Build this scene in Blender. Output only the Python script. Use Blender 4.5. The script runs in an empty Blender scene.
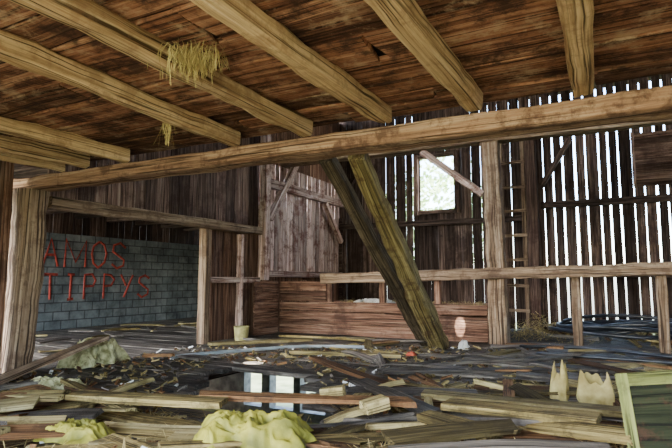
import bpy, math, random
from mathutils import Vector, noise, Matrix
random.seed(7)
R=random.uniform
TH=math.radians(27.6); PH=math.radians(6.09)

# ------------------------------------------------------------ materials
def nmat(name):
    m=bpy.data.materials.new(name); m.use_nodes=True
    nt=m.node_tree; nt.nodes.clear()
    o=nt.nodes.new('ShaderNodeOutputMaterial'); b=nt.nodes.new('ShaderNodeBsdfPrincipled')
    nt.links.new(b.outputs[0],o.inputs[0])
    return m,nt,b
def ramp(nt,cols,pos=None):
    r=nt.nodes.new('ShaderNodeValToRGB'); n=len(cols)
    pos=pos or [0.25+0.5*i/(n-1) for i in range(n)]
    r.color_ramp.elements[0].position=pos[0]; r.color_ramp.elements[0].color=(*cols[0],1)
    r.color_ramp.elements[1].position=pos[-1]; r.color_ramp.elements[1].color=(*cols[-1],1)
    for i in range(1,n-1):
        e=r.color_ramp.elements.new(pos[i]); e.color=(*cols[i],1)
    return r
def wood(name,cols,gs=(1.0,26,26),rough=.85,bump=.5,stain=(.03,.02,.012),samt=.6,var=(.6,1.4),sscale=1.2,stain2=None,s2amt=.55):
    m,nt,b=nmat(name); L=nt.links.new; N=nt.nodes.new
    a=N('ShaderNodeAttribute'); a.attribute_name='gc'
    mp=N('ShaderNodeMapping'); mp.inputs['Scale'].default_value=gs
    L(a.outputs['Vector'],mp.inputs[0])
    n=N('ShaderNodeTexNoise'); n.inputs['Scale'].default_value=1; n.inputs['Detail'].default_value=9; n.inputs['Roughness'].default_value=.75; n.inputs['Distortion'].default_value=.25
    L(mp.outputs[0],n.inputs['Vector'])
    r=ramp(nt,cols,[.34,.5,.66] if len(cols)==3 else None); L(n.outputs['Fac'],r.inputs[0])
    mp2=N('ShaderNodeMapping'); mp2.inputs['Scale'].default_value=(gs[0]*1.2,gs[1]*3,gs[2]*3); L(a.outputs['Vector'],mp2.inputs[0])
    n2=N('ShaderNodeTexNoise'); n2.inputs['Scale'].default_value=1; n2.inputs['Detail'].default_value=3; L(mp2.outputs[0],n2.inputs['Vector'])
    r2=ramp(nt,[(.08,.06,.05),(1,1,1)],[.37,.46]); L(n2.outputs['Fac'],r2.inputs[0])
    mx=N('ShaderNodeMix'); mx.data_type='RGBA'; mx.blend_type='MULTIPLY'; mx.inputs[0].default_value=.9
    L(r.outputs[0],mx.inputs[6]); L(r2.outputs[0],mx.inputs[7])
    v=N('ShaderNodeAttribute'); v.attribute_name='rnd'
    mr=N('ShaderNodeMapRange'); mr.inputs[3].default_value=var[0]; mr.inputs[4].default_value=var[1]; L(v.outputs['Fac'],mr.inputs[0])
    hs=N('ShaderNodeHueSaturation'); L(mr.outputs[0],hs.inputs['Value']); L(mx.outputs[2],hs.inputs['Color'])
    tc=N('ShaderNodeTexCoord'); n3=N('ShaderNodeTexNoise'); n3.inputs['Scale'].default_value=sscale; n3.inputs['Detail'].default_value=8; n3.inputs['Roughness'].default_value=.75
    L(tc.outputs['Object'],n3.inputs['Vector'])
    r3=ramp(nt,[(0,0,0),(1,1,1)],[.5,.6]); L(n3.outputs['Fac'],r3.inputs[0])
    ml=N('ShaderNodeMath'); ml.operation='MULTIPLY'; ml.inputs[1].default_value=samt; L(r3.outputs[0],ml.inputs[0])
    m3=N('ShaderNodeMix'); m3.data_type='RGBA'; L(ml.outputs[0],m3.inputs[0]); L(hs.outputs[0],m3.inputs[6]); m3.inputs[7].default_value=(*stain,1)
    out=m3.outputs[2]
    if stain2:
        r4=ramp(nt,[(1,1,1),(0,0,0)],[.36,.46]); L(n3.outputs['Fac'],r4.inputs[0])
        ml2=N('ShaderNodeMath'); ml2.operation='MULTIPLY'; ml2.inputs[1].default_value=s2amt; L(r4.outputs[0],ml2.inputs[0])
        m4=N('ShaderNodeMix'); m4.data_type='RGBA'; L(ml2.outputs[0],m4.inputs[0]); L(out,m4.inputs[6]); m4.inputs[7].default_value=(*stain2,1)
        out=m4.outputs[2]
    L(out,b.inputs['Base Color']); b.inputs['Roughness'].default_value=rough
    b.inputs['Specular IOR Level'].default_value=.2
    bp=N('ShaderNodeBump'); bp.inputs['Strength'].default_value=bump; bp.inputs['Distance'].default_value=.025
    L(n.outputs['Fac'],bp.inputs['Height']); L(bp.outputs[0],b.inputs['Normal'])
    return m
def plain(name,c1,c2,scale=6,rough=.8,bump=.3,metal=0):
    m,nt,b=nmat(name); L=nt.links.new; N=nt.nodes.new
    tc=N('ShaderNodeTexCoord'); n=N('ShaderNodeTexNoise'); n.inputs['Scale'].default_value=scale; n.inputs['Detail'].default_value=6
    L(tc.outputs['Object'],n.inputs['Vector']); r=ramp(nt,[c1,c2],[.35,.65]); L(n.outputs['Fac'],r.inputs[0])
    L(r.outputs[0],b.inputs['Base Color']); b.inputs['Roughness'].default_value=rough; b.inputs['Metallic'].default_value=metal
    bp=N('ShaderNodeBump'); bp.inputs['Strength'].default_value=bump; bp.inputs['Distance'].default_value=.02
    L(n.outputs['Fac'],bp.inputs['Height']); L(bp.outputs[0],b.inputs['Normal'])
    return m

M_ceil=wood('loft_board_wood',[(.045,.016,.009),(.27,.115,.06),(.54,.30,.17)],gs=(.9,18,18),stain=(.03,.014,.01),samt=.82,sscale=3,stain2=(.60,.42,.26),s2amt=.6,var=(.45,1.35))
M_joist=wood('joist_wood',[(.24,.13,.055),(.58,.385,.195),(.8,.6,.35)],gs=(.7,22,22),stain=(.24,.125,.06),samt=.5,var=(.88,1.1),sscale=4,bump=.35)
M_gird=wood('girder_wood',[(.1,.05,.03),(.36,.215,.13),(.58,.42,.28)],gs=(.7,18,18),stain=(.09,.045,.03),samt=.75,var=(.85,1.1),sscale=4)
M_wall=wood('weathered_wall_wood',[(.014,.009,.007),(.095,.06,.045),(.24,.175,.14)],stain=(.02,.011,.008),samt=.65,var=(.3,1.5))
M_wallup=wood('brown_wall_wood',[(.035,.018,.013),(.18,.108,.08),(.38,.275,.21)],stain=(.035,.015,.011),samt=.6,var=(.35,1.4))
M_wallred=wood('red_brown_wall_wood',[(.035,.014,.008),(.18,.092,.056),(.36,.24,.165)],stain=(.04,.018,.012),samt=.65)
M_pale_lit=wood('pale_lit_wall_wood',[(.14,.065,.045),(.55,.39,.32),(.85,.72,.63)],stain=(.12,.04,.025),samt=.8,sscale=3.5,var=(.5,1.25))  # daylight on the far left boards is put into this paler colour
M_post=wood('post_wood',[(.055,.032,.018),(.25,.17,.105),(.46,.35,.24)],gs=(.7,18,18),stain=(.07,.037,.022),samt=.55,var=(.85,1.15),sscale=4)
M_log=wood('mossy_log_wood',[(.04,.032,.012),(.23,.18,.07),(.46,.39,.18)],gs=(.7,16,16),stain=(.07,.035,.018),samt=.7,var=(.95,1.1),sscale=5)
M_log_shade=wood('shaded_log_wood',[(.015,.011,.007),(.085,.065,.04),(.2,.16,.1)],gs=(.7,16,16),var=(.9,1.1),sscale=3.5)  # shade on the rear log is put into this darker colour
M_floor=wood('floor_plank_wood',[(.014,.012,.010),(.1,.085,.068),(.27,.235,.19)],stain=(.018,.014,.01),samt=.65,rough=.6,sscale=1.8)
M_deb=wood('debris_wood',[(.04,.03,.01),(.23,.17,.06),(.45,.36,.15)],stain=(.028,.02,.008),samt=.62,var=(.2,1.4),sscale=5)
M_debp=wood('pale_debris_wood',[(.13,.1,.035),(.43,.345,.145),(.65,.55,.28)],stain=(.085,.06,.022),samt=.58,var=(.35,1.2),sscale=5)
M_debr=wood('red_debris_wood',[(.04,.018,.009),(.22,.11,.045),(.4,.235,.1)],stain=(.03,.016,.01),samt=.6,var=(.35,1.3),sscale=5)
M_dirt=plain('straw_dirt',(.014,.01,.003),(.16,.12,.035),scale=30,rough=1,bump=.8)
M_straw=plain('straw_stalk',(.28,.2,.06),(.55,.44,.18),scale=8,rough=.9)
M_hose=plain('black_rubber',(.006,.008,.011),(.02,.024,.034),rough=.3)
M_cloth=plain('yellow_cloth',(.10,.10,.008),(.34,.31,.035),scale=8,rough=.7,bump=.6)
M_insul=plain('insulation_batt',(.15,.14,.05),(.52,.5,.27),scale=14,rough=1,bump=1)
M_paper=plain('paper_sack_paper',(.22,.17,.045),(.5,.42,.17),scale=9,rough=.8)
M_white=plain('white_plastic',(.6,.6,.56),(.85,.85,.82),rough=.5)
M_green=wood('green_painted_wood',[(.06,.065,.015),(.15,.165,.05),(.24,.26,.09)],stain=(.04,.04,.018),samt=.5,var=(.9,1.1),sscale=6)
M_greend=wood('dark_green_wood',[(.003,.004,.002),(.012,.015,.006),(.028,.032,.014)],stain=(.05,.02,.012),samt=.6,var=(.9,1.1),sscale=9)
M_red=plain('red_spray_paint',(.22,.03,.02),(.45,.07,.045),scale=14,rough=.85)
M_leaf=plain('leaf',(.3,.46,.14),(.6,.75,.35),scale=3)
M_grass=plain('grass_ground',(.18,.21,.07),(.38,.4,.18),scale=2,rough=1)
M_stone=plain('foundation_stone',(.07,.06,.05),(.2,.18,.15),scale=5)
M_metal=plain('galvanised_pipe',(.16,.19,.2),(.3,.34,.36),scale=4,rough=.55)
M_pail=plain('old_pail_metal',(.25,.22,.07),(.45,.4,.16),scale=12)
M_redrag=plain('red_plastic',(.35,.05,.02),(.5,.1,.04))

def block_mat():
    m,nt,b=nmat('concrete_block'); L=nt.links.new; N=nt.nodes.new
    tc=N('ShaderNodeTexCoord'); sp=N('ShaderNodeSeparateXYZ'); cb=N('ShaderNodeCombineXYZ')
    L(tc.outputs['Object'],sp.inputs[0]); L(sp.outputs[1],cb.inputs[0]); L(sp.outputs[2],cb.inputs[1])
    br=N('ShaderNodeTexBrick'); br.inputs['Scale'].default_value=1
    br.inputs['Brick Width'].default_value=.36; br.inputs['Row Height'].default_value=.18; br.inputs['Mortar Size'].default_value=.012
    br.inputs['Color1'].default_value=(.16,.20,.21,1); br.inputs['Color2'].default_value=(.25,.29,.295,1); br.inputs['Mortar'].default_value=(.075,.085,.09,1)
    L(cb.outputs[0],br.inputs['Vector'])
    n=N('ShaderNodeTexNoise'); n.inputs['Scale'].default_value=2.2; n.inputs['Detail'].default_value=9; n.inputs['Roughness'].default_value=.7; L(tc.outputs['Object'],n.inputs['Vector'])
    r=ramp(nt,[(.35,.35,.35),(1.2,1.17,1.12)],[.35,.65]); L(n.outputs['Fac'],r.inputs[0])
    mx=N('ShaderNodeMix'); mx.data_type='RGBA'; mx.blend_type='MULTIPLY'; mx.inputs[0].default_value=1
    L(br.outputs['Color'],mx.inputs[6]); L(r.outputs[0],mx.inputs[7]); L(mx.outputs[2],b.inputs['Base Color'])
    b.inputs['Roughness'].default_value=.95
    bp=N('ShaderNodeBump'); bp.inputs['Strength'].default_value=.6; bp.inputs['Distance'].default_value=.02; bp.invert=True
    L(br.outputs['Fac'],bp.inputs['Height']); L(bp.outputs[0],b.inputs['Normal'])
    return m
M_block=block_mat()

# ------------------------------------------------------------ mesh builder
PROF={'box':[(-.5,-.5),(.5,-.5),(.5,.5),(-.5,.5)],
 'oct':[(-.42,-.5),(.42,-.5),(.5,-.42),(.5,.42),(.42,.5),(-.42,.5),(-.5,.42),(-.5,-.42)],
 'round':[(.5*math.cos(a*math.pi/6),.5*math.sin(a*math.pi/6)) for a in range(12)],
 'hewn':[(-.36,-.5),(.36,-.5),(.5,-.34),(.5,.36),(.4,.5),(-.4,.5),(-.5,.34),(-.5,-.36)]}
class MB:
    def __init__(s): s.v=[];s.f=[];s.gc=[];s.rn=[];s.mi=[]
    def beam(s,p0,p1,w,h,prof='box',seg=1,jit=0,w1=None,h1=None,up=None,bend=0,mi=0,roll=0,skew=0,rag=0):
        p0=Vector(p0);p1=Vector(p1);d=(p1-p0);ln=d.length;d.normalize()
        if up is None: up=Vector((0,0,1)) if abs(d.z)<.8 else Vector((0,1,0))
        up=Vector(up); sd=d.cross(up).normalized(); u=sd.cross(d).normalized()
        if roll:
            q=Matrix.Rotation(roll,3,d); sd=q@sd; u=q@u
        w1=w if w1 is None else w1; h1=h if h1 is None else h1
        P=PROF[prof]; n=len(P); base=len(s.v); off=Vector((R(0,50),R(0,50),R(0,50))); rn=random.random()
        sa,sb=R(0,99),R(0,99)
        for i in range(seg+1):
            t=i/seg; c=p0+d*(ln*t)
            k=Vector((noise.noise(Vector((t*ln*.7,sa,0))),noise.noise(Vector((t*ln*.7,sb,0)))))
            c=c+sd*(k[0]*jit)+u*(k[1]*jit*.5)+u*(bend*math.sin(t*math.pi))
            ww=w+(w1-w)*t; hh=h+(h1-h)*t
            for (a,b) in P:
                j1=1+ (jit*2.2*noise.noise(Vector((t*ln*3.5,a*3+sa,b*3)))/max(w,.05) if jit else 0)
                q=c+sd*(a*ww*j1)+u*(b*hh*j1)
                if i in(0,seg):
                    if skew: q+=d*(a*skew)
                    if rag: q+=d*R(-rag,rag)
                s.v.append(q); s.gc.append(Vector((t*ln,a*w,b*h))+off); s.rn.append(rn)
        for i in range(seg):
            for j in range(n):
                a=base+i*n+j;b=base+i*n+(j+1)%n
                s.f.append((a,b,b+n,a+n)); s.mi.append(mi)
        s.f.append(tuple(base+j for j in reversed(range(n)))); s.mi.append(mi)
        s.f.append(tuple(base+seg*n+j for j in range(n))); s.mi.append(mi)
    def box(s,lo,hi,mi=0,axis=0):
        lo=Vector(lo);hi=Vector(hi);c=(lo+hi)/2;sz=hi-lo
        if axis==0: s.beam((lo.x,c.y,c.z),(hi.x,c.y,c.z),sz.y,sz.z,mi=mi)
        elif axis==1: s.beam((c.x,lo.y,c.z),(c.x,hi.y,c.z),sz.x,sz.z,mi=mi)
        else: s.beam((c.x,c.y,lo.z),(c.x,c.y,hi.z),sz.x,sz.y,mi=mi,up=(0,1,0))
    def raw(s,vs,fs,mi=0):
        b=len(s.v)
        for q in vs: s.v.append(Vector(q)); s.gc.append(Vector(q)); s.rn.append(.5)
        for f in fs: s.f.append(tuple(b+i for i in f)); s.mi.append(mi)
    def make(s,name,mats,smooth=False,parent=None):
        me=bpy.data.meshes.new(name); me.from_pydata([tuple(v) for v in s.v],[],s.f)
        if not isinstance(mats,(list,tuple)): mats=[mats]
        for m in mats: me.materials.append(m)
        me.polygons.foreach_set('material_index',s.mi)
        if smooth: me.polygons.foreach_set('use_smooth',[True]*len(s.f))
        a=me.attributes.new('gc','FLOAT_VECTOR','POINT'); a.data.foreach_set('vector',[c for g in s.gc for c in g])
        a=me.attributes.new('rnd','FLOAT','POINT'); a.data.foreach_set('value',s.rn)
        me.update()
        o=bpy.data.objects.new(name,me); bpy.context.scene.collection.objects.link(o)
        if parent: o.parent=parent
        return o
def single(name,mat,*a,smooth=False,**k):
    m=MB(); m.beam(*a,**k); return m.make(name,mat,smooth)

XL=-5.77; YG=3.7; YP=8.7; YB=11.4; XR=4.0; XBK=-10.0; YC=8.05; YF=-1.3
def roofz(y): return 7.15-(y-5.5)*(2.3/6.2) if y>5.5 else 7.15-(5.5-y)*(2.3/6.8)
def hl(y): return max(-4.05,-3.15-(y-3.3)*.71)
def hr(y): return -2.1-(y-3.75)*.67
def inhole(x,y,g=.12): return 3.2-g<y<5.0+g and hl(y)-g<x<hr(y)+g
# ------------------------------------------------------------ floor
m=MB(); y=-1.6
while y<YB:
    w=R(.16,.24); yc=y+w/2
    if 3.25<yc<4.95: segs=[(-10.1,hl(yc)+R(-.15,.1)),(hr(yc)+R(-.12,.15),XR+.1)]
    else: segs=[(-10.1,XR+.1)]
    for a,b in segs:
        p=a
        while p<b-.01:
            q=min(b,p+R(2.4,4.2))
            if b-q<.5:q=b
            zz=R(-.008,.004)
            m.beam((p,y+w/2,-.03+zz),(q-.006,y+w/2,-.03+zz),w-R(.004,.018),.05)
            p=q
    y+=w
m.make('floor',M_floor)
m=MB()
for x in [-9,-7.5,-6,-4.8,-1.6,-.4,.8,2.4]: m.box((x-.08,-1.5,-.3),(x+.08,YB-.15,-.065),axis=1)
m.make('floor_joists',M_wall)

# ------------------------------------------------------------ loft ceiling
m=MB(); y=-1.2
while y<YG+.15:
    w=R(.2,.42); p=-6.0+R(-1.5,0)
    while p<XR:
        q=min(XR,p+R(1.5,4.2)); zz=R(0,.018)
        m.beam((max(p,-6),y+w/2,2.335+zz),(q-.014,y+w/2,2.335+zz+R(-.006,.006)),w-R(.006,.026),.028,seg=10,jit=.016,skew=R(-.06,.06),rag=.012)
        p=q
    y+=w
m.make('ceiling',M_ceil)
m=MB(); m.box((-6,-1.2,2.40),(XR,YG+.15,2.415)); m.make('loft_subfloor',M_wall)
for (x0,x1,w) in [(-.07,-.10,.145),(-.85,-.80,.14),(-1.50,-1.48,.12),(-2.15,-2.18,.125),(-2.72,-2.92,.12),(-4.3,-4.3,.11),(-4.9,-4.9,.09),(-5.25,-5.3,.11),(.7,.65,.14),(1.4,1.4,.14),(2.2,2.2,.14),(3.0,3.0,.14)]:
    single('ceiling_joist',M_joist,(x0,-1.2,2.248),(x1,YG-.06,2.248),w,.135,prof='hewn',seg=30,jit=.018,w1=w*.9)
single('girder_beam',M_gird,(-6.1,YG,2.092),(XR,YG,2.092),.24,.145,prof='oct',seg=60,jit=.02)

# ------------------------------------------------------------ left wall
m=MB()
def vboards(m,x,y0,y1,z0,z1,th=.025,mi=0,gap=(.003,.012),wr=(.16,.27)):
    y=y0
    while y<y1-.03:
        w=min(R(*wr),y1-y); zt=z1(y+w/2)-.1 if callable(z1) else z1
        m.beam((x+R(-.006,.006),y+w/2,z0),(x+R(-.006,.006),y+w/2,zt),w-R(*gap),th,up=(1,0,0),mi=mi)
        y+=w
vboards(m,XL-.1,3.85,YC,1.88,roofz,mi=0)
vboards(m,XL-.1,YF,3.45,0,2.3,mi=1)
vboards(m,XL-.1,6.55,YC,0,1.88,mi=1)
vboards(m,XL-.1,YC,YB,0,1.08,mi=1)
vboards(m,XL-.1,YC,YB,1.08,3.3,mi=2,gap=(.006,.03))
vboards(m,XL-.1,YC,YB,3.3,roofz,mi=1)
m.make('wall_left',[M_wallup,M_wallred,M_pale_lit])
single('support_post',M_post,(XL-.14,3.62,0),(XL-.03,3.62,2.015),.32,.26,prof='hewn',seg=16,jit=.03)
single('support_post',M_post,(XL,6.5,0),(XL,6.5,1.82),.15,.13,prof='oct',seg=6,jit=.015)
single('support_post',M_pale_lit,(XL+.05,YC,1.0),(XL+.05,YC,4.4),.16,.16,prof='oct',seg=6,jit=.02)
single('lintel_beam',M_post,(XL+.02,3.8,1.9),(XL+.02,YC-.12,1.9),.14,.14,prof='oct',seg=24,jit=.015)
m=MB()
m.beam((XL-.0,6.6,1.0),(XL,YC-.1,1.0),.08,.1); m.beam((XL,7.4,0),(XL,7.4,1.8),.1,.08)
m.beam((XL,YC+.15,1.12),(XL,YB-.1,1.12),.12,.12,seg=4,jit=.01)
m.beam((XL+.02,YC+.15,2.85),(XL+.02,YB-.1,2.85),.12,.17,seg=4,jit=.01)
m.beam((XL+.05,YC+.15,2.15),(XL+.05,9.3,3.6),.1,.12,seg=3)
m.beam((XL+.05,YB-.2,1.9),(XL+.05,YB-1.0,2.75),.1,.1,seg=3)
m.make('wall_left_framing',M_pale_lit)
m=MB()
z=0.
for w in (.2,.2,.2,.2,.18): m.beam((XL+.06,7.75,z+w/2),(XL+.06,YP-.2,z+w/2),.03,w-.012,seg=4,jit=.006); z+=w
m.make('stall_boards',M_wallred)

# block room
m=MB(); m.box((XBK-.2,2.0,0),(XBK,YB,1.95),axis=1); m.make('wall_concrete_block',M_block)
m=MB(); vboards(m,XBK-.1,2.0,YB,1.95,2.6); m.make('wall_upper_boards',M_wall)
m=MB(); m.box((XBK-.2,2.0,2.5),(XL-.2,YB,2.53),axis=1)
y=2.4
while y<YB: m.box((XBK,y,2.3),(XL-.2,y+.12,2.5)); y+=.8
m.make('lean_to_ceiling',M_wall)
m=MB(); m.box((XBK,YB-.05,0),(XL,YB+.1,2.5)); m.make('wall_lean_to_end',M_wall)

LET={'A':[[(0,0),(.5,1),(1,0)],[(.2,.4),(.8,.4)]],'M':[[(0,0),(0,1),(.5,.2),(1,1),(1,0)]],
'O':[[(.5,1),(.1,.8),(0,.5),(.12,.15),(.5,0),(.9,.2),(1,.55),(.85,.88),(.5,1)]],
'S':[[(.95,.85),(.6,1),(.15,.88),(.1,.65),(.5,.5),(.9,.35),(.85,.1),(.4,0),(0,.15)]],
'T':[[(.5,0),(.5,1)],[(0,1),(1,1)]],'I':[[(.5,0),(.5,1)],[(.25,1),(.75,1)],[(.25,0),(.75,0)]],
'P':[[(.1,0),(.1,1),(.7,1),(.95,.78),(.75,.52),(.1,.5)]],'Y':[[(0,1),(.5,.5)],[(1,1),(.3,0)]]}
cu=bpy.data.curves.new('graffiti_lettering','CURVE'); cu.dimensions='3D'; cu.bevel_depth=.034; cu.bevel_resolution=2
def text(s,y0,z0,w,h,gap):
    for ch in s:
        ww=w*1.4 if ch=='M' else w
        for st in LET[ch]:
            sp=cu.splines.new('POLY'); sp.points.add(len(st)-1)
            for i,(a,b) in enumerate(st): sp.points[i].co=(XBK-.016,y0+a*ww+R(-.012,.012),z0+b*h+R(-.012,.012),1)
        y0+=ww+gap; w*=1.05
text('AMOS',6.55,1.27,.33,.57,.15)
text('TIPPYS',6.6,.6,.28,.52,.16)
o=bpy.data.objects.new('graffiti_lettering',cu); o.data.materials.append(M_red); bpy.context.scene.collection.objects.link(o)

# ------------------------------------------------------------ back wall with gaps and window
WX0,WX1,WZ0,WZ1=-3.80,-2.98,2.56,3.75
m=MB(); x=XL-.1
while x<XR:
    w=R(.17,.26)
    if x<-2.9: g=R(.002,.006) if random.random()<.88 else R(.018,.03)
    elif x<-1.3: g=R(.004,.014)
    else: g=R(.015,.045)
    c=x+w/2
    tops=[(0,4.95)]
    if WX0-.02<c<WX1+.02: tops=[(0,WZ0),(WZ1,4.95)]
    for a,b in tops:
        m.beam((c+R(-.004,.004),YB,a),(c+R(-.004,.004),YB,b),w-g,.025,up=(0,1,0),seg=8,jit=.003 if x<-1.3 else .006)
    x+=w
m.make('wall_back',M_wall)
m=MB()
m.beam((WX0-.06,YB-.05,WZ0-.1),(WX0-.06,YB-.05,WZ1+.1),.1,.1); m.beam((WX1+.06,YB-.05,WZ0-.1),(WX1+.06,YB-.05,WZ1+.1),.1,.1)
m.beam((WX0,YB-.05,WZ0-.04),(WX1,YB-.05,WZ0-.04),.1,.08); m.beam((WX0,YB-.05,WZ1+.04),(WX1,YB-.05,WZ1+.04),.1,.08)
m.make('window_1',M_wall)
m=MB()
m.beam((XL,YB-.1,2.28),(-1.5,YB-.1,2.26),.12,.12,seg=6,jit=.01)
m.beam((-1.2,YB-.1,2.5),(XR,YB-.1,2.5),.12,.13,seg=6,jit=.01)
m.beam((XL,YB-.1,1.1),(XR,YB-.1,1.1),.1,.1,seg=6,jit=.01)
m.beam((XL,YB-.1,4.3),(XR,YB-.1,4.3),.15,.2,seg=6,jit=.01)
m.beam((-1.18,YB-.12,2.9),(-.62,YB-.12,3.8),.1,.12); m.beam((-4.9,YB-.12,4.2),(-5.5,YB-.12,3.3),.1,.12)
m.make('wall_back_framing',M_wall)
single('support_post',M_wallup,(-1.34,YB-.29,0),(-1.34,YB-.29,4.3),.2,.2,prof='oct',seg=8,jit=.01)
m=MB(); m.beam((-1.95,YB-.22,0),(-1.95,YB-.22,4.0),.07,.06); m.beam((-1.52,YB-.22,0),(-1.52,YB-.22,4.0),.07,.06)
z=.4
while z<3.9: m.beam((-2.0,YB-.28,z),(-1.47,YB-.28,z+R(-.02,.02)),.03,.06); z+=.5
m.make('wall_ladder',M_post)
m=MB(); z=2.8
while z<3.75: m.beam((.5,YB-.16,z),(1.15,YB-.16,z+.0),.02,.12,roll=.5); z+=.1
m.beam((.47,YB-.15,2.75),(.47,YB-.15,3.8),.05,.04); m.beam((1.18,YB-.15,2.75),(1.18,YB-.15,3.8),.05,.04)
m.make('louvred_vent_panel',M_wallup)

# ------------------------------------------------------------ partition at YP
single('support_post',M_post,(-1.62,YP,0),(-1.66,YP,3.24),.27,.27,prof='oct',seg=16,jit=.03)
single('tie_beam',M_post,(XL+.05,YP,3.38),(XR,YP,3.34),.25,.24,prof='oct',seg=20,jit=.02)
single('brace_timber',M_pale_lit,(-1.82,YP,2.4),(-2.85,YP,3.24),.1,.12,seg=4,jit=.01)
single('rail_beam',M_post,(-4.75,YP-.2,1.02),(XR,YP-.2,1.24),.1,.17,prof='oct',seg=40,jit=.018)
m=MB()
z=.0
for w in (.2,.22,.18):
    m.beam((XL+.05,YP-.1,z+w/2),(-1.78,YP-.1,z+w/2+R(-.01,.01)),.03,w-.012,seg=6,jit=.006); z+=w
for w in (.2,.18):
    m.beam((XL+.05,YP-.1,z+w/2),(-4.7,YP-.1,z+w/2),.03,w-.012); z+=w
for x in (-5.2,-4.65,-3.6,-2.6): m.beam((x,YP-.03,0),(x,YP-.03,1.0),.1,.1)
m.beam((XL+.05,YP+.35,.5),(-1.8,YP+.35,.5),.6,.03)
m.beam((XL+.05,YP+.65,.3),(-1.8,YP+.65,.3),.03,.6)
m.make('manger_partition',M_wallred)
for x in (-.48,.6,1.8): single('rail_post',M_post,(x,YP-.05,0),(x,YP-.05,1.08),.13,.13,prof='oct',seg=4,jit=.012)

single('leaning_log',M_log,(-2.33,7.85,.0),(-1.88,3.93,2.06),.26,.25,prof='hewn',seg=26,jit=.035,w1=.15,h1=.14)
single('leaning_log',M_log_shade,(-2.60,8.1,.0),(-2.17,3.95,2.06),.2,.2,prof='hewn',seg=26,jit=.025,w1=.12,h1=.12)

# ------------------------------------------------------------ shell
m=MB(); vboards(m,XR,YF,YB,0,roofz,gap=(.006,.03)); m.make('wall_right',M_wall)
m=MB()
x=-6.0
while x<XR:
    w=min(.25,XR-x)
    z0=2.15 if -3.6<x<2.2 else 0
    m.beam((x+w/2,YF,z0),(x+w/2,YF,roofz(YF)-.1),w-.006,.025,up=(0,1,0)); x+=w
m.make('wall_front',M_wall)
m=MB()
for (ya,yb) in [(YB+.3,5.5),(5.5,-1.5)]:
    n=26; za=roofz(ya)+.05; zb=roofz(yb)+.05
    for i in range(n):
        tm=(i+.5)/n; ym=ya+(yb-ya)*tm; zm=za+(zb-za)*tm; l=math.hypot(yb-ya,zb-za)/n
        dv=Vector((0,yb-ya,zb-za)).normalized(); upv=Vector((1,0,0)).cross(dv)
        m.beam((-6.1,ym,zm),(XR+.2,ym,zm),l-.002,.03,up=upv if upv.z>0 else -upv)
m.make('roof',M_wall)
m=MB()
m.box((-10.5,YB-.1,-2.4),(-8.6,YB+.2,-.1)); m.box((-6.2,YB-.1,-2.4),(XR,YB+.2,-.1))
m.box((-8.6,YB-.1,-1.05),(-6.2,YB+.2,-.1)); m.box((-8.6,YB-.1,-2.4),(-6.2,YB+.2,-2.2))
m.box((-8.05,YB-.1,-2.2),(-7.8,YB+.2,-1.05)); m.box((-7.1,YB-.1,-2.2),(-6.9,YB+.2,-1.05))
m.make('foundation_wall',M_stone)
m=MB(); m.box((-10.5,-1.6,-2.4),(-10.3,YB,0),axis=1); m.box((-10.5,-1.9,-2.4),(XR,-1.6,0)); m.box((XR,-1.6,-2.4),(XR+.2,YB,0),axis=1); m.make('foundation_side_walls',M_stone)
m=MB(); m.box((-40,-1.9,-2.5),(40,45,-2.4)); m.make('ground_lower',M_grass)
m=MB(); m.box((-40,-30,-.12),(40,-1.6,-.05)); m.make('ground_upper',M_grass)

# ------------------------------------------------------------ debris
def H(x,y):
    t=-.463*x+.886*y
    h=.18*max(0,min(1,(4.0-t)/1.5)); h*= .75+.7*noise.noise(Vector((x*.9,y*.9,3)))
    if x<-4.6: h*=max(0,(x+5.6))
    return max(0,h)
def nearhole(x,y):
    t=-.463*x+.886*y; s=.886*x+.463*y
    return t>3.6 and t<6 and -.31<s/t<.0
D=MB()   # 0 deb 1 pale 2 red 3 grey floor 4 dirt 5 straw 6 white
nx,ny=150,100; vs=[];fs=[]
for j in range(ny+1):
    for i in range(nx+1):
        x=-5.4+8.4*i/nx; y=.2+4.2*j/ny
        z=H(x,y)+.025*noise.noise(Vector((x*6,y*6,0)))+.015*noise.noise(Vector((x*17,y*17,5)))-.015
        vs.append((x,y,z))
for j in range(ny):
    for i in range(nx):
        a=j*(nx+1)+i
        if inhole(vs[a][0],vs[a][1]): continue
        if max(vs[a][2],vs[a+1][2],vs[a+nx+1][2],vs[a+nx+2][2])>.0: fs.append((a,a+1,a+nx+2,a+nx+1))
D.raw(vs,fs,mi=4)
def plank(m,x,y,ang,l,w,th,z=None,tilt=0,mi=0):
    dx,dy=math.cos(ang)*l/2,math.sin(ang)*l/2
    h0=max(H(x-dx,y-dy),0);h1=max(H(x+dx,y+dy),0)
    hz=R(0,.05) if z is None else z
    a=Vector((x-dx,y-dy,h0+th/2+hz+.01));b=Vector((x+dx,y+dy,h1+th/2+hz+.01+tilt))
    m.beam(a,b,w,th,seg=6,jit=.01,mi=mi,roll=R(-.25,.25),bend=R(-.02,.02),skew=R(-.3,.3)*w,rag=.02,w1=w*R(.6,1))
cnt=0
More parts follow.
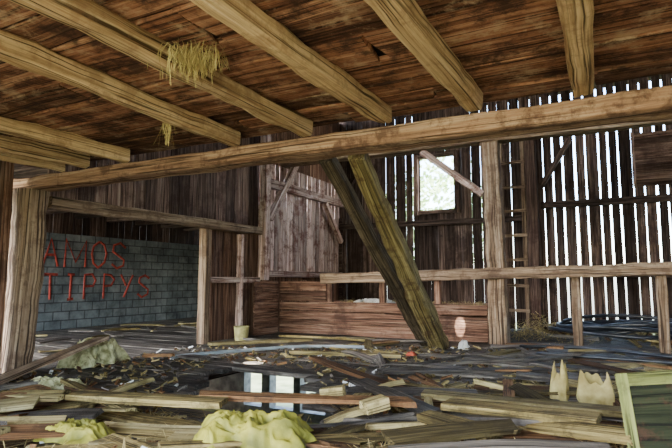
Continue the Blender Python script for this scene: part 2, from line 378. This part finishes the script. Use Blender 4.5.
while cnt<190:
    s=R(-3.4,2.6); t=2.0+2.6*(random.random()**.8)
    x=-.463*t+.886*s; y=.886*t+.463*s
    ang=random.gauss(0.1,.45) if random.random()<.68 else R(0,math.pi)
    l=R(.2,.8) if random.random()<.5 else R(.8,1.9)
    if x<-5.2: continue
    dx,dy=math.cos(ang)*l/2,math.sin(ang)*l/2
    if any(inhole(x+dx*k,y+dy*k) or nearhole(x+dx*k,y+dy*k) for k in (-1,-.5,0,.5,1)): continue
    plank(D,x,y,ang,l,R(.05,.2),R(.012,.045),mi=random.choice([0,0,0,1,1,2,2,3]),tilt=R(-.05,.1)); cnt+=1
cnt=0
while cnt<85:
    x=R(-5.3,3); y=R(4.3,8.2)
    if (abs(x+2.4)<.7 and y>7.2): continue
    if abs(x+3.9)<.45 and y<6.2: continue
    l=R(.3,.9) if random.random()<.5 else R(.9,2.2); ang=random.gauss(.05,.4) if random.random()<.65 else R(0,3.1)
    dx,dy=math.cos(ang)*l/2,math.sin(ang)*l/2
    if any(inhole(x+dx*k,y+dy*k) or y+dy*k>8.4 or (abs(x+dx*k+3.9)<.3 and y+dy*k<5.8) for k in (-1,-.5,0,.5,1)): continue
    if x-l/2<XL+.1: continue
    plank(D,x,y,ang,l,R(.04,.18),R(.015,.035),z=R(0,.03),mi=random.choice([0,1,3,2,2,3,3]),tilt=R(-.01,.06)); cnt+=1
for i in range(60):
    x=R(-1.2,3); y=R(8.95,11); plank(D,x,y,R(0,3.1),R(.2,.9),R(.04,.15),R(.015,.035),z=R(0,.08),mi=random.choice([0,1,2,3]),tilt=R(-.01,.1))
for i in range(3000):
    s=R(-4,3); t=R(2.0,8); x=-.463*t+.886*s; y=.886*t+.463*s
    if inhole(x,y) or x<XL+.15 or y>8.4: continue
    l=R(.02,.12); a=R(0,6.3); w=R(.006,.045); z=H(x,y)+.008
    D.beam((x,y,z),(x+l*math.cos(a),y+l*math.sin(a),z+R(0,.04)),w,R(.004,.02),roll=R(-.4,.4),mi=random.choice([0,1,2,3,3,6]) if random.random()<.15 else random.choice([0,1,2,3]))
for i in range(5000):
    s=R(-4,3); t=1.8+2.8*random.random(); x=-.463*t+.886*s; y=.886*t+.463*s
    if inhole(x,y) or x<XL+.15: continue
    l=R(.06,.2); a=R(0,6.3); z=H(x,y)+.006+R(0,.03)
    d=Vector((math.cos(a),math.sin(a),R(-.1,.3)))*l; p=Vector((x,y,z)); n=Vector((-d.y,d.x,0)).normalized()*.002
    D.raw([p-n,p+n,p+d+n,p+d-n],[(0,1,2,3)],mi=5)
for i in range(1200):
    x=random.gauss(-1.1,.4);y=random.gauss(10,.4);z=max(.02,.45-abs(x+1.2)*.5-abs(y-10)*.3)*random.random()
    if y>11.1: continue
    d=Vector((R(-1,1),R(-1,1),R(-.4,.4)))*.15; p=Vector((x,y,z)); nn=Vector((-d.y,d.x,0)).normalized()*.005
    D.raw([p-nn,p+nn,p+d+nn,p+d-nn],[(0,1,2,3)],mi=5)
for i in range(1500):
    x=R(-4.6,-1.9);y=R(YP+.1,YP+.55);z=.53+R(0,.09)
    d=Vector((R(-1,1),R(-.4,.4),R(-.1,.35)))*.12; p=Vector((x,y,z)); nn=Vector((-d.y,d.x,0)).normalized()*.004
    D.raw([p-nn,p+nn,p+d+nn,p+d-nn],[(0,1,2,3)],mi=5)
D.make('debris_pile',[M_deb,M_debp,M_debr,M_floor,M_dirt,M_straw,M_white])
m=MB()
for i in range(30):
    x=R(-9.3,-6.7); y=R(4.5,10.7); plank(m,x,y,R(0,3.1),R(.2,1.0),R(.04,.15),R(.015,.035),z=R(0,.05),mi=random.choice([0,1,2]))
m.make('scattered_boards',[M_deb,M_debp,M_floor])

for (a,b,w,th,mt) in [((-1.35,4.03,.12),(.17,3.75,.2),.17,.04,M_debp),((-1.0,3.45,.2),(-.1,3.2,.26),.2,.04,M_deb),((-1.0,4.75,.07),(.3,4.75,.09),.12,.04,M_debp),
    ((-2.6,2.9,.20),(-1.2,3.4,.2),.15,.035,M_debr),((-3.6,2.65,.15),(-2.3,2.8,.2),.18,.04,M_deb),((-4.6,3.2,.06),(-3.2,2.7,.16),.13,.035,M_debr),
    ((-5.1,2.9,.05),(-5.35,4.3,.32),.15,.04,M_post),((-5.3,6.1,.06),(-4.2,7.2,.08),.14,.04,M_debp),((-3.9,6.1,.04),(-2.4,6.3,.06),.12,.04,M_debp),
    ((-.9,5.6,.06),(.7,5.3,.08),.16,.04,M_floor),((-1.6,6.6,.05),(.4,6.2,.06),.18,.03,M_floor),((-2.2,5.2,.05),(-.7,6.0,.06),.17,.035,M_floor),((-5.2,5.2,.05),(-4.4,5.0,.06),.2,.03,M_floor)]:
    single('loose_plank',mt,a,b,w,th,seg=8,jit=.012,skew=.05,rag=.015)
for (x,y,z,a) in [(-1.75,3.3,.22,.3),(-1.35,3.1,.22,1.0),(-1.25,4.6,.06,.9),(.15,4.3,.1,.2)]:
    c,s=math.cos(a)*.08,math.sin(a)*.08
    single('wood_block',M_debp,(x-c,y-s,z),(x+c,y+s,z+.02),.1,.07,prof='oct',seg=2,jit=.01)

def crumple(name,mat,cx,cy,cz,sx,sy,h,rot=0,seed=0,sub=60,smooth=True,pw=4):
    m=MB(); vs=[];fs=[]
    for j in range(sub+1):
        for i in range(sub+1):
            u=i/sub*2-1; v=j/sub*2-1
            edge=1+.45*noise.noise(Vector((u*2+seed,v*2,7)))
            env=max(0,1-(max(abs(u),abs(v)))**pw)
            wv=Vector((u*1.8+seed,v*1.8,1)); wq=noise.noise(wv*1.3)*.8
            f=1-abs(noise.noise(wv))*2.2
            g=1-abs(noise.noise(Vector((u*4.2+seed+wq,v*4.2+wq,2))))*2.6
            k=1-abs(noise.noise(Vector((u*9+seed+wq,v*9-wq,4))))*2
            z=h*env*(.4+.35*f+.3*g+.12*k)
            x=u*sx*edge; y=v*sy*(1+.4*noise.noise(Vector((u*2,v*2+seed,3))))
            vs.append((cx+x*math.cos(rot)-y*math.sin(rot),cy+x*math.sin(rot)+y*math.cos(rot),cz+z))
    for j in range(sub):
        for i in range(sub):
            a=j*(sub+1)+i; fs.append((a,a+1,a+sub+2,a+sub+1))
    m.raw(vs,fs); return m.make(name,mat,smooth=smooth)
crumple('crumpled_tarp',M_cloth,-1.68,2.28,.19,.28,.17,.13,rot=.5,seed=3)
crumple('crumpled_tarp',M_cloth,-2.6,1.95,.16,.16,.12,.08,rot=.3,seed=13)
crumple('insulation_bundle',M_insul,-5.5,4.35,.01,.17,.38,.28,rot=.1,seed=23)
crumple('insulation_bundle',M_insul,-4.3,3.0,.06,.3,.1,.1,rot=.3,seed=33)
crumple('light_spot_bag',M_white,-1.95,7.75,.0,.07,.06,.13,seed=43,sub=20)  # white bag shape added in place of a spot of light
crumple('white_plastic_sheet',M_white,-3.9,9.0,.53,.45,.2,.12,seed=83,sub=40)
crumple('red_plastic_scrap',M_redrag,-2.35,6.6,.03,.06,.05,.05,seed=53,sub=12)
# crumpled paper sacks: boxy body, faceted creases, pinched open mouth
def sack(cx,cy,z0,w,d,h,seed,lean=0,top=.6):
    m=MB(); n=40; rows=14; vs=[];fs=[]
    rr=random.Random(seed)
    cre=[(rr.uniform(0,6.28),rr.uniform(.1,.9),rr.uniform(.25,.6),rr.uniform(-.25,.12)) for _ in range(16)]
    for j in range(rows+1):
        t=j/rows
        prof=(.85+.3*math.sin(t*2.6))*(1-(1-top)*t**1.3)
        for i in range(n):
            a=i/n*2*math.pi; ca,sa=math.cos(a),math.sin(a)
            k=max(abs(ca),abs(sa))**-.7
            cr=0
            for (ac,tc,rad,amp) in cre:
                da=abs((a-ac+math.pi)%(2*math.pi)-math.pi)/1.3; dd=math.hypot(da,t-tc)
                if dd<rad: cr+=amp*(1-dd/rad)
            r=prof*(1+cr)*k*.85
            zt=h*t*(1+(.22*math.sin(a*3+seed)+.12*math.sin(a*7+seed*2))*t)
            vs.append((cx+w*r*ca+lean*t,cy+d*r*sa*(1-.55*t),z0+zt))
    for j in range(rows):
        for i in range(n):
            a=j*n+i;b=j*n+(i+1)%n; fs.append((a,b,b+n,a+n))
    m.raw(vs,fs); m.make('paper_sack',M_paper,smooth=False)
sack(-.41,4.5,.06,.085,.08,.25,5,lean=.02,top=.55)
sack(-.13,4.5,.06,.15,.11,.2,9,lean=-.03,top=.75)
m=MB(); n=20; vs=[];fs=[]
prof=[(0,.0),(.1,0),(.125,.24),(.132,.25),(.12,.25),(.096,.02),(0,.02)]
for (r,z) in prof:
    for i in range(n): a=i/n*2*math.pi; vs.append((-5.4+r*math.cos(a),7.0+r*math.sin(a),z))
for j in range(len(prof)-1):
    for i in range(n): a=j*n+i;b=j*n+(i+1)%n; fs.append((a,b,b+n,a+n))
m.raw(vs,fs); m.make('old_pail',M_pail)
m=MB()
A=Vector((.04,2.83,.08)); ex=Vector((.72,-.06,.12)); ez=Vector((-.05,.14,.46))
nrm=ex.cross(ez).normalized()
def rel(a,b): return A+ex*a+ez*b
m.beam(rel(0,.06),rel(1,.06),.03,.06,up=ez); m.beam(rel(0,.94),rel(1,.94),.03,.06,up=ez)
m.beam(rel(.04,0),rel(.04,1),.05,.032,up=nrm); m.beam(rel(.95,0),rel(.95,1),.06,.032,up=nrm)
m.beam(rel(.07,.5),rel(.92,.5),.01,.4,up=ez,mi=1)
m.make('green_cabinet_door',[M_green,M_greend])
cu=bpy.data.curves.new('coiled_hose','CURVE'); cu.dimensions='3D'; cu.bevel_depth=.032; cu.bevel_resolution=3
sp=cu.splines.new('POLY'); N=260; sp.points.add(N-1)
for i in range(N):
    a=i/N*2*math.pi*5.5; r=.95+.3*noise.noise(Vector((i*.03,0,0)))+.12*math.sin(a*.37)
    sp.points[i].co=(.3+r*1.1*math.cos(a),9.85+r*.65*math.sin(a),.12+.03*(i/N*5.5)+.3*abs(noise.noise(Vector((i*.05,5,0)))),1)
o=bpy.data.objects.new('coiled_hose',cu); cu.materials.append(M_hose); bpy.context.scene.collection.objects.link(o)
for pts in ([(-4.9,4.95,.05),(-4.6,5.5,.06),(-4.4,6.2,.04),(-3.9,6.8,.05),(-3.2,7.0,.04)],[(-1.2,7.9,.07),(-.5,8.2,.08),(.2,7.6,.1),(.9,7.4,.08),(1.8,7.8,.07)],[(-.9,7.3,.07),(-.2,7.0,.08),(.5,7.3,.08),(1.2,6.8,.07)]):
    cu=bpy.data.curves.new('loose_pipe','CURVE'); cu.dimensions='3D'; cu.bevel_depth=.024; cu.bevel_resolution=3
    sp=cu.splines.new('NURBS')
    sp.points.add(len(pts)-1); sp.use_endpoint_u=True
    for i,p in enumerate(pts): sp.points[i].co=(*p,1)
    o=bpy.data.objects.new('loose_pipe',cu); cu.materials.append(M_metal if pts[0][0]<-4 else M_hose); bpy.context.scene.collection.objects.link(o)
def tuft(c,n,l,spread,down=1):
    m=MB()
    for i in range(n):
        p=Vector(c)+Vector((random.gauss(0,spread),random.gauss(0,spread*.8),R(-.03,.0)))
        d=Vector((R(-.6,.6),R(-.6,.6),-R(.0,1)*down)).normalized()*R(.4,1)*l; nn=Vector((d.y+.01,-d.x,0)).normalized()*.0014
        q=p+d*.5+Vector((R(-.02,.02),R(-.02,.02),0)); e=p+d+Vector((0,0,-.03))
        m.raw([p-nn,p+nn,q+nn,q-nn,e+nn,e-nn],[(0,1,2,3),(3,2,4,5)])
    m.make('hanging_straw',M_straw)
tuft((-2.0,2.1,2.27),460,.13,.08); tuft((-2.98,2.9,2.25),40,.2,.01,down=3)
m=MB(); m.beam((-5.8,19,-2.4),(-5.6,19,3.5),.3,.3,prof='round',seg=6,jit=.05,w1=.15,h1=.15,mi=1)
for i in range(1500):
    p=Vector((random.gauss(0,1),random.gauss(0,1),random.gauss(0,1))).normalized()*R(.5,1)*2.4
    c=Vector((-5.6,19,3.4))+p; a=Vector((R(-1,1),R(-1,1),R(-1,1))).normalized()*.12; b=a.cross(Vector((R(-1,1),R(-1,1),R(-1,1)))).normalized()*.08
    m.raw([c-a,c+b,c+a,c-b],[(0,1,2,3)])
m.make('leafy_tree',[M_leaf,M_wall])

# ------------------------------------------------------------ lights
w=bpy.data.worlds.new('sky'); bpy.context.scene.world=w; w.use_nodes=True; nt=w.node_tree
bg=nt.nodes['Background']; sk=nt.nodes.new('ShaderNodeTexSky'); sk.sky_type='NISHITA'; sk.sun_disc=False; sk.sun_elevation=math.radians(50); sk.sun_rotation=math.radians(200); sk.air_density=1.0; sk.dust_density=2
nt.links.new(sk.outputs[0],bg.inputs[0]); bg.inputs[1].default_value=4.4
def lamp(name,kind,loc,direction,energy,color,size=1,sy=None):
    l=bpy.data.lights.new(name,kind); l.energy=energy; l.color=color
    if kind=='AREA':
        l.shape='RECTANGLE'; l.size=size; l.size_y=sy or size
    if kind=='SPOT':
        l.spot_size=size; l.spot_blend=.15; l.shadow_soft_size=.01
    o=bpy.data.objects.new(name,l); o.location=loc
    o.rotation_euler=Vector(direction).to_track_quat('-Z','Y').to_euler(); bpy.context.scene.collection.objects.link(o); return o
s=lamp('sun','SUN',(0,-5,10),(-.25,.75,-.95),6,(1,.95,.85)); s.data.angle=.01
lamp('door_fill','AREA',(-.8,-1.1,1.2),(-.2,1,.16),66,(1,.90,.68),5,1.6)  # unseen area lamp added behind the camera as fill
lamp('bay_fill','AREA',(.5,6.5,4.6),(-.6,.2,-1),22,(1,.95,.9),4,3)  # area lamp added for fill, standing in for an unbuilt roof gap
lamp('window_fill','AREA',(-3.4,11.15,3.1),(-1,-.45,-.25),24,(1,.95,.88),.8,1.1)  # lamp added just inside the window to brighten the far left boards
lamp('lean_to_fill','AREA',(-8,2.6,1.4),(-.3,1,-.05),26,(.9,.95,1),2.5,1.6)  # unseen area lamp added to lift the block room
for src,dst,sz in [((-3.0,7.6,5.4),(-3.92,5.36,0),.045),((-2.0,5.5,5.2),(-2.22,8.58,.26),.03),((-3.4,9,5.0),(-4.1,6.9,0),.03)]:
    lamp('sun_shaft_spot','SPOT',src,Vector(dst)-Vector(src),32000,(1,.95,.85),sz)  # spot lamps added below the closed roof to imitate sun shafts

cd=bpy.data.cameras.new('camera'); cam=bpy.data.objects.new('camera',cd); bpy.context.scene.collection.objects.link(cam)
cd.sensor_width=36; cd.lens=525/672*36; cam.location=(0,0,1)
F=Vector((-math.sin(TH)*math.cos(PH),math.cos(TH)*math.cos(PH),math.sin(PH)))
cam.rotation_euler=F.to_track_quat('-Z','Y').to_euler()
cd.clip_start=.02
bpy.context.scene.camera=cam
